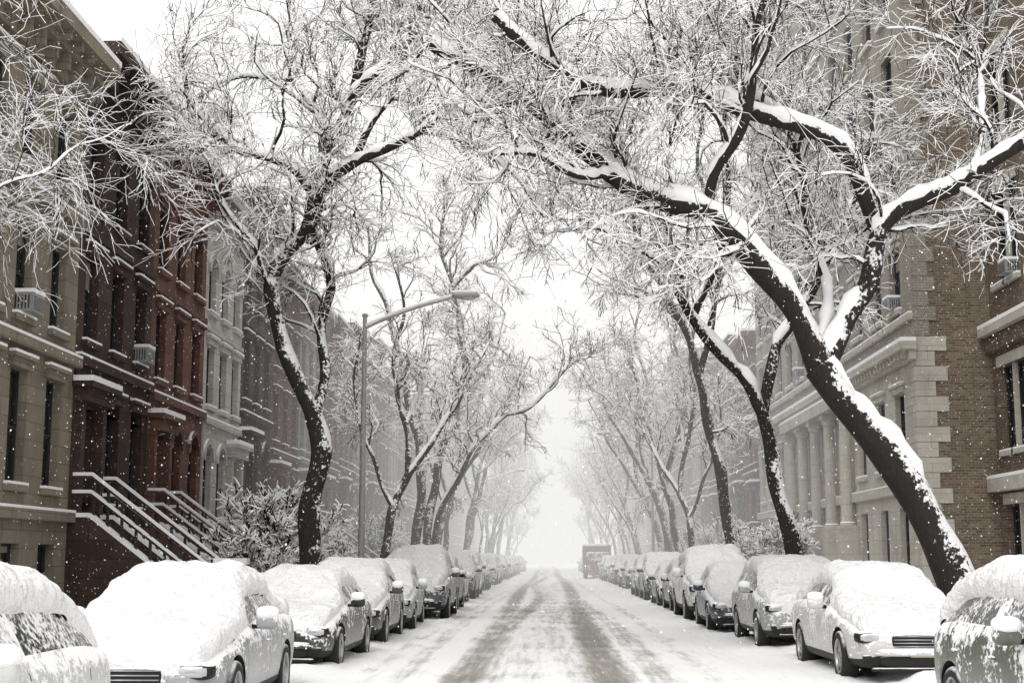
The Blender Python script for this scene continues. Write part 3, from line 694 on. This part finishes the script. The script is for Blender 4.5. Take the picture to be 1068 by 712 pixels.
for k,v,x,y,c,r,sc in [('hatch',1,-4.10,8.6,WH,0,(1.05,1.05,1.0)),('sedan',2,-4.02,15.8,SIL,1,(1.02,1.04,1.0)),('sedan',1,-4.0,23.2,BLK,-1,(1,1,.98)),('sedan',3,-4.0,29.1,GR,0,(1,1,1.05)),('hatch',1,-3.95,34.3,SIL,1,(1,1,1)),('suv',2,-3.65,40.4,GR,0,(1.05,1.05,1.08)),('suv',3,-3.75,46.4,BLK,0,(1,1,1)),
    ('sedan',1,-3.9,52.6,SIL,0,(1,1,1)),('suv',2,-3.8,58.2,GR,0,(1,1,1.05)),('hatch',1,-3.9,64,WH,0,(1,1,1))]:
    car(k,v,x,y,c,r,sc)
for k,v,x,y,c,r,sc in [('hatch',2,4.78,12.7,GRN,1.5,(1.02,1.05,1.0)),('sedan',1,4.85,21.5,WH,1,(1,1,1.02)),('suv',1,4.75,28.2,SIL,0,(1,1,.95)),('sedan',3,4.5,34.2,BLU,-1,(1,1,1)),('suv',2,4.55,39.8,WH,0,(1.04,1.04,1.08)),('hatch',2,4.6,45.6,GR,0,(1,1,1)),('sedan',1,4.6,50.8,BLK,0,(1,1,1)),('suv',1,4.6,57,GR,0,(1,1,1.05)),('suv',2,4.6,62.6,SIL,0,(1,1,1))]:
    car(k,v,x,y,c,r,sc)
cols=[WH,SIL,BLK,GR,BLU,RDB,TAN]
for x in (-3.95,4.75):
    y=69.5
    while y<185:
        if not (x>0 and 112<y<126):
            car(random.choice(['sedan','suv','hatch','suv']),random.choice([1,2,3]),x+random.uniform(-.2,.2),y,random.choice(cols),random.uniform(-1.5,1.5),(1,1,random.uniform(.95,1.12)))
        y+=random.uniform(5.3,7.0)
def truck():
    A=Acc(); TB=m_plain('truck_box',(.17,.06,.045),.6,0,True); mats=[TB,CGL,BLACK,TYRE,RIM,HEAD,TAIL,PLATE,SNOW,AMB]
    A.box((0,1.2,1.75),(1.1,2.6,.9),0); A.sup((0,-2.3,1.25),(1.02,.95,.75),0,.3); A.sup((0,-2.75,1.75),(.9,.55,.38),1,.35); A.box((0,.2,.65),(.9,3.2,.12),2)
    for wy in (-2.3,2.2):
        for sd in (-1,1): A.lathe(sd*.95,wy,.46,[(-.12,.2),(-.12,.42),(-.09,.46),(.09,.46),(.12,.42),(.12,.25),(.06,.0)],3)
    A.sup((0,1.2,2.73),(1.13,2.62,.12),8,.35); A.sup((0,-2.3,2.05),(.95,.8,.12),8,.5)
    for sd in (-1,1): A.sup((sd*.75,-3.22,1.0),(.14,.06,.09),5,.6)
    r=empty('delivery_truck',(4.0,119,.03)); link('truck_body',A.mesh('truck_body',False,mats),r)
truck()

# ------------------------------------------------------------ street lamp
def street_lamp(x,y,H=8.5,sg=1):
    r=empty('street_lamp',(x,y,.2))
    a=np.array([[(0,0,z) for z in np.linspace(0,H,20)]]); R=np.linspace(.105,.06,20)[None]
    p1=tubes(a,R,14,ref=(0,1,0))
    pts,_=catmull([(0,0,H-.35),(sg*.5,0,H-.12),(sg*1.5,0,H+.25),(sg*2.6,0,H+.55)],18); p2=tubes(pts[None],np.linspace(.05,.035,18)[None],10,ref=(0,1,0))
    pts2,_=catmull([(0,0,H-1.1),(sg*.35,0,H-.5),(sg*1.0,0,H+.02)],10); p3=tubes(pts2[None],np.full((1,10),.02),8,ref=(0,1,0))
    b1=tubes(np.array([[(0,0,0),(0,0,.5),(0,0,.62)]]),np.array([[.2,.17,.10]]),12,ref=(0,1,0))
    quads_obj('pole_and_arm',*join([p1,p2,p3,b1]),GALV,r,True)
    A=Acc(); A.sup((sg*2.95,0,H+.60),(.42,.17,.085),0,.7); A.sup((sg*3.0,0,H+.535),(.24,.13,.07),1,.8); A.sup((0,0,H+.03),(.09,.09,.06),0,.8); link('lamp_head',A.mesh('lamp_head',True,[GALV,HEAD]),r)
    q=pts.copy(); q[:,2]+=.06; s1=tubes(q[None],(.055+.012*np.sin(np.arange(18)))[None],8,ref=(0,1,0))
    quads_obj('arm_snow',*s1,SNOW,r,True); A=Acc(); A.sup((sg*2.93,0,H+.69),(.40,.16,.075),0,.8); link('head_snow',A.mesh('head_snow',True,[SNOW]),r)
street_lamp(-5.35,41); street_lamp(6.4,88,8.5,-1); street_lamp(-5.35,125)

# ------------------------------------------------------------ trees
RA=tree_meshes('street_tree_a',.01645,[
 ([(15,-112),(2,-20),(-28,50),(-65,108),(-100,158),(-130,198)],.33,.25),
 ([(-126,190),(-142,230,-.1),(-165,272,-.2),(-200,314,-.3),(-245,354,-.3),(-285,376,-.1),(-340,408,.1),(-390,452,.2),(-430,490,.3),(-480,530,.5),(-545,572,.8)],.225,.115),
 ([(-128,192),(-95,250,.3),(-65,294,.5),(-52,352,.6),(-10,382,.3),(40,402,0),(90,432,-.3),(150,473,-.8)],.19,.09),
 ([(-52,349,.6),(-70,392,.4),(-95,428,.1),(-150,456,-.2),(-210,474,-.4),(-280,494,-.4),(-350,494,-.3),(-390,510,-.2),(-430,545,0),(-470,585,0)],.15,.095),
 ([(-245,354,-.3),(-235,400,-.5),(-215,440,-.9),(-200,500,-1.2),(-190,560,-1.4),(-170,630,-1.6)],.10,.04),
 ([(-132,202),(-112,258,.8),(-105,330,1.4),(-118,400,1.8),(-125,480,2.2),(-135,570,2.6)],.11,.04),
 ([(-280,494,-.4),(-285,545,.3),(-268,610,.6)],.08,.035),
 ([(40,402,0),(62,460,.5),(72,520,.9),(60,600,1.2)],.09,.035),
 ([(-340,408,.1),(-375,398,-.3),(-420,414,-.8),(-470,408,-1.2)],.07,.03),
 ([(-390,510,-.2),(-440,512,.5),(-490,490,1.1),(-540,500,1.5)],.07,.03),
 ([(-150,456,-.2),(-190,510,.6),(-250,570,1.2)],.08,.035),
 ([(-430,490,.3),(-400,540,1.0),(-380,600,1.8)],.08,.035),
 ],sp=.40,l2=8,l3=12,tw=.0080,hmin=6.6,r1=.038,r2=.0135,l3len=(.3,.95),ridge=.04)
place_tree('street_tree',RA,(6.8,24.4,0))
T1=tree_meshes('street_tree_b',.0229,[
 ([(0,-76),(3,0),(8,60),(14,110),(5,152)],.29,.23),
 ([(6,148),(-12,188,0),(-32,236,-.1),(-42,284,-.2),(-25,318,-.2),(-5,352,0),(0,392,0),(15,440,.2),(35,498,.4),(50,560,.6),(60,630,.8)],.205,.09),
 ([(6,145),(14,200,.5),(10,250,.7),(15,290,.6),(8,325,.4),(-2,354,0)],.125,.10),
 ([(-3,350,0),(20,392,-.3),(50,416,-.7),(85,425,-1.0),(120,438,-1.3),(150,456,-1.6)],.145,.065),
 ([(0,387,0),(-20,412,-.2),(-50,425,-.4),(-82,434,-.5),(-105,455,-.5)],.12,.06),
 ([(15,440,.2),(-5,490,.6),(-30,530,1),(-45,600,1.3)],.10,.04),
 ([(35,498,.4),(70,530,.2),(110,570,0),(150,620,-.2)],.09,.04),
 ([(-42,284,-.2),(-62,330,-.7),(-85,365,-1.2),(-100,410,-1.5)],.055,.025),
 ([(50,416,-.7),(70,470,-.5),(95,520,0),(110,600,.2)],.09,.04),
 ([(-82,434,-.5),(-120,430,.4),(-160,450,1)],.045,.02),
 ([(120,438,-1.3),(170,432,-.8),(215,400,-.4),(250,360,0)],.06,.025),
 ([(110,570,0),(170,560,.6),(230,530,1),(270,480,1.4)],.06,.025),
 ([(-30,530,1),(-90,545,1.6),(-150,530,2.2)],.06,.025),
 ([(-105,455,-.5),(-140,500,-.2),(-150,570,.4)],.055,.025),
 ([(60,600,.7),(130,610,.8),(200,590,1.0),(260,560,1.2)],.06,.025),
 ],sp=.40,l2=8,l3=11,tw=.0100,hmin=6.8,r1=.042,r2=.016,ridge=.042)
place_tree('street_tree',T1,(-5.78,34,0))
RB=tree_meshes('street_tree_c',.027,[
 ([(0,-63),(0,5),(-14,80),(-26,150)],.26,.20),
 ([(-26,148),(-12,215,.2),(10,242,.3),(35,290,.5),(60,340,.8),(90,400,1.),(110,460,1.2)],.17,.06),
 ([(-26,148),(-50,190,-.2),(-100,245,-.4),(-118,290,-.4),(-130,335,-.3),(-150,380,0),(-168,440,.3),(-200,500,.5)],.17,.07),
 ([(-100,245,-.4),(-75,300,-.8),(-60,370,-1),(-65,440,-1.2),(-50,520,-1.4)],.10,.04),
 ([(10,242,.3),(0,300,.9),(10,370,1.3),(-5,450,1.6)],.09,.035),
 ([(-118,290,-.4),(-160,320,-.9),(-200,335,-1.3),(-240,330,-1.6)],.06,.025),
 ([(-150,380,0),(-190,430,.6),(-240,470,1)],.07,.03)],sp=.46,l2=7,l3=10,tw=.0125,hmin=7.3,r2=.018,ridge=.045)
place_tree('street_tree',RB,(6.75,40,0))
RC=tree_meshes('street_tree_d',.0357,[
 ([(0,-48),(-5,40),(-15,100),(-32,190)],.24,.18),
 ([(-32,188),(-47,245,.2),(-80,305,.3),(-97,355,.4),(-100,420,.8),(-120,480,1)],.16,.06),
 ([(-32,188),(-15,260,-.3),(-10,330,-.6),(-30,400,-.8),(-25,470,-1)],.14,.05),
 ([(-47,245,.2),(-80,280,.8),(-120,300,1.4),(-150,330,2)],.08,.03),
 ([(-10,330,-.6),(25,380,-.8),(45,440,-1)],.07,.03)],sp=.58,l2=7,l3=8,tw=.016,hmin=5.5,ridge=.05)
place_tree('street_tree',RC,(6.8,53,0))
T2=tree_meshes('street_tree_e',.0418,[
 ([(-6,-42),(-5,20),(0,90),(-12,150),(-25,215),(-40,265),(-55,300),(-60,350)],.25,.06),
 ([(4,-42),(8,40),(20,110,.5),(38,170,.8),(42,210,1),(30,290,1.2),(15,340,1.3),(25,400,1.4)],.22,.06),
 ([(8,-42),(15,30),(40,85,-.5),(80,140,-1),(110,150,-1.2),(150,190,-1.6),(170,205,-2)],.14,.04),
 ([(30,290,1.2),(52,312,1),(75,320,.8),(92,355,.6)],.08,.03),
 ([(-12,150),(-40,190,.8),(-70,215,1.5)],.08,.03),
 ([(38,170,.8),(70,210,1.4),(85,260,2)],.08,.03)],sp=.62,l2=7,l3=7,tw=.018,hmin=5,ridge=.05)
place_tree('street_tree',T2,(-5.5,62,0))
# near tree just outside the left edge whose fine sprays hang into view
T0=tree_meshes('street_tree_f',1.0,[
 ([(0,-1.7),(-.1,1.5),(.0,3.4)],.28,.2),
 ([(.0,3.3),(-.2,4.5,.5),(-.5,6,1.2),(-.2,7.5,2)],.15,.06),
 ([(.0,3.3),(.2,4.6,1.6),(.4,5.6,3.4),(.5,6.6,5.5)],.022,.010),
 ([(-.2,4.5,.5),(-.9,5.3,2.5),(-1.6,5.3,5),(-2.2,5.2,8)],.018,.008)],sp=.55,l2=7,l3=8,tw=.0045,hmin=4.4,droop=-.13,l1len=(.8,1.8),r1=.013,r2=.007,ridge=.004)
place_tree('street_tree',T0,(-6.9,15.5,0))
G1=tree_meshes('street_tree_g',1.0,[
 ([(0,-1.7),(.1,1),(.5,3),(.9,4.5)],.23,.17),
 ([(.9,4.4),(1.3,6.5,.3),(1.9,8.5,.6),(2.2,10.5,1),(2.9,13,1.2)],.15,.05),
 ([(.9,4.4),(.2,6.5,-.4),(-.3,9,-.8),(.3,12,-1),(0,14,-1)],.14,.05),
 ([(1.3,6.5,.3),(2.6,7.6,1),(3.6,9,1.4),(4.6,9.6,1.6)],.08,.03),
 ([(.2,6.5,-.4),(-1.4,8,-1.4),(-2.4,10,-2)],.08,.03),
 ([(1.9,8.5,.6),(2.6,10,-.8),(3.2,12,-1.8)],.07,.03)],sp=.60,l2=7,l3=6,tw=.019,hmin=4.5,ridge=.05)
G2=tree_meshes('street_tree_h',1.0,[
 ([(0,-1.7),(-.1,1),(.3,2.6),(1.0,4.2)],.22,.17),
 ([(1.0,4.1),(2.1,5.8,-.3),(3.0,7.2,-.6),(3.9,9,-.8),(4.6,10.4,-1)],.13,.04),
 ([(1.0,4.1),(1.1,6.5,.5),(.6,9,1),(1.2,12,1.2),(.8,14,1.4)],.15,.05),
 ([(.3,2.6),(-.6,5,.6),(-1.2,8,1.2),(-.8,11,1.6)],.11,.04),
 ([(1.1,6.5,.5),(2.2,8.5,1.6),(2.8,11,2.4)],.08,.03)],sp=.60,l2=7,l3=6,tw=.019,hmin=4.5,ridge=.05)
for (x,y,m,r,s,mir) in [(6.9,76,G1,.2,.95,1),(6.6,66,G2,-.9,.8,1),(-5.8,51.5,G2,.5,.8,0),(-5.6,74,G2,.1,1,0),(-6.1,83,G1,-.8,.8,0),(6.9,85,G2,.2,1.1,1)]:
    place_tree('street_tree',m,(x,y,0),r,((-s if mir else s),s,s))
allm=[G1,G2,G1,G2,RC,T2]
for side in (0,1):
    y=94 if side else 97
    while y<225:
        s=random.uniform(.6,1.1); k=random.randrange(6); m=allm[k]; sx=s*random.uniform(.7,1.05)
        nat=-1 if k==4 else 1
        sgn=(-1 if side else 1)*nat
        place_tree('street_tree',m,((6.9 if side else -5.9)+random.uniform(-.5,.5),y,0),(random.uniform(-.05,.05),random.uniform(-.05,.05),random.uniform(-1.0,1.0)),(sgn*sx,s,s))
        y+=random.uniform(6,17)
def shrub(seed,h=2.2):
    LP=[];
    for i in range(18):
        a=rng.uniform(0,6.28); sp=rng.uniform(.2,1.3); pts=[(0,0,0),(math.cos(a)*sp*.4,math.sin(a)*sp*.4,h*.4),(math.cos(a)*sp,math.sin(a)*sp,h*rng.uniform(.6,1))]
        LP.append(catmull(pts,10)[0])
    LP=np.array(LP); LR=np.repeat(np.linspace(.025,.01,10)[None],18,0)
    B,BR=grow(LP,LR,np.full(18,14),.15,(.4,1.0),(.3,1.1),6,.2,-.03,.15,.014,.5)
    C,CR=grow(B,BR,np.full(len(B),11),.1,(.15,.45),(.3,1.1),4,.2,-.05,.05,.016,.8,1.0)
    return [('stems',quads_obj('shrub_stems',*tubes(LP,LR,5),BARK,me_only=True)),('snowy_twigs',quads_obj('shrub_twigs',*join([tubes(B,np.maximum(BR,.013),4),tubes(C,np.maximum(CR,.020),3)]),TWIG,me_only=True))]
SH=[shrub(1),shrub(2,2.8)]
for i,(x,y,s) in enumerate([(-7.7,37.2,.95),(-8.0,39.6,1.2),(-7.6,42.3,1.1),(-8.4,46,1.3),(-8.2,54,1.1),(9.6,58,1.1),(9.3,66,1.2),(9.6,80,1.3),(9.0,92,1.5),(-8.4,70,1.3)]):
    place_tree('snow_covered_shrub',SH[i%2],(x,y,.15),i*1.1,(s,s,s))
def fence(x,y0,y1):
    r=empty('iron_fence',(x,y0,.2)); V=[];Q=[];o=0
    def bx(a,b,c,d,e,f):
        nonlocal o
        V.extend([(i,j,k) for i in (a,b) for j in (c,d) for k in (e,f)]); Q.extend((BOXF+o).tolist()); o+=8
    L=y1-y0
    for k in range(int(L/.14)): bx(-.01,.01,k*.14,k*.14+.02,0,1.1)
    bx(-.018,.018,0,L,.95,.99); bx(-.018,.018,0,L,.12,.16)
    quads_obj('bars',V,Q,IRON,r); quads_obj('rail_snow',[(i,j,k) for i in (-.03,.03) for j in (0,L) for k in (.991,1.04)],BOXF,SNOW,r)
for a,b_ in ((35.5,38.6),(41.5,44.7),(45,48),(52.5,56)): fence(-8.6,a,b_)

# ------------------------------------------------------------ falling snow
n=60000
c=np.stack([rng.uniform(-13,14,n),10+50*rng.random(n)**.8,rng.uniform(.1,17,n)],-1); s=rng.uniform(.0035,.010,n)
o8=np.array([(1,0,0),(0,1,0),(-1,0,0),(0,-1,0),(0,0,1.2),(0,0,-1.2)])
V=c[:,None]+o8[None]*s[:,None,None]
fq=np.array([[0,4,2,5],[1,4,3,5]]); Q=(np.arange(n)[:,None,None]*6+fq[None]).reshape(-1,4)
quads_obj('falling_snow',V.reshape(-1,3),Q,SNOW)
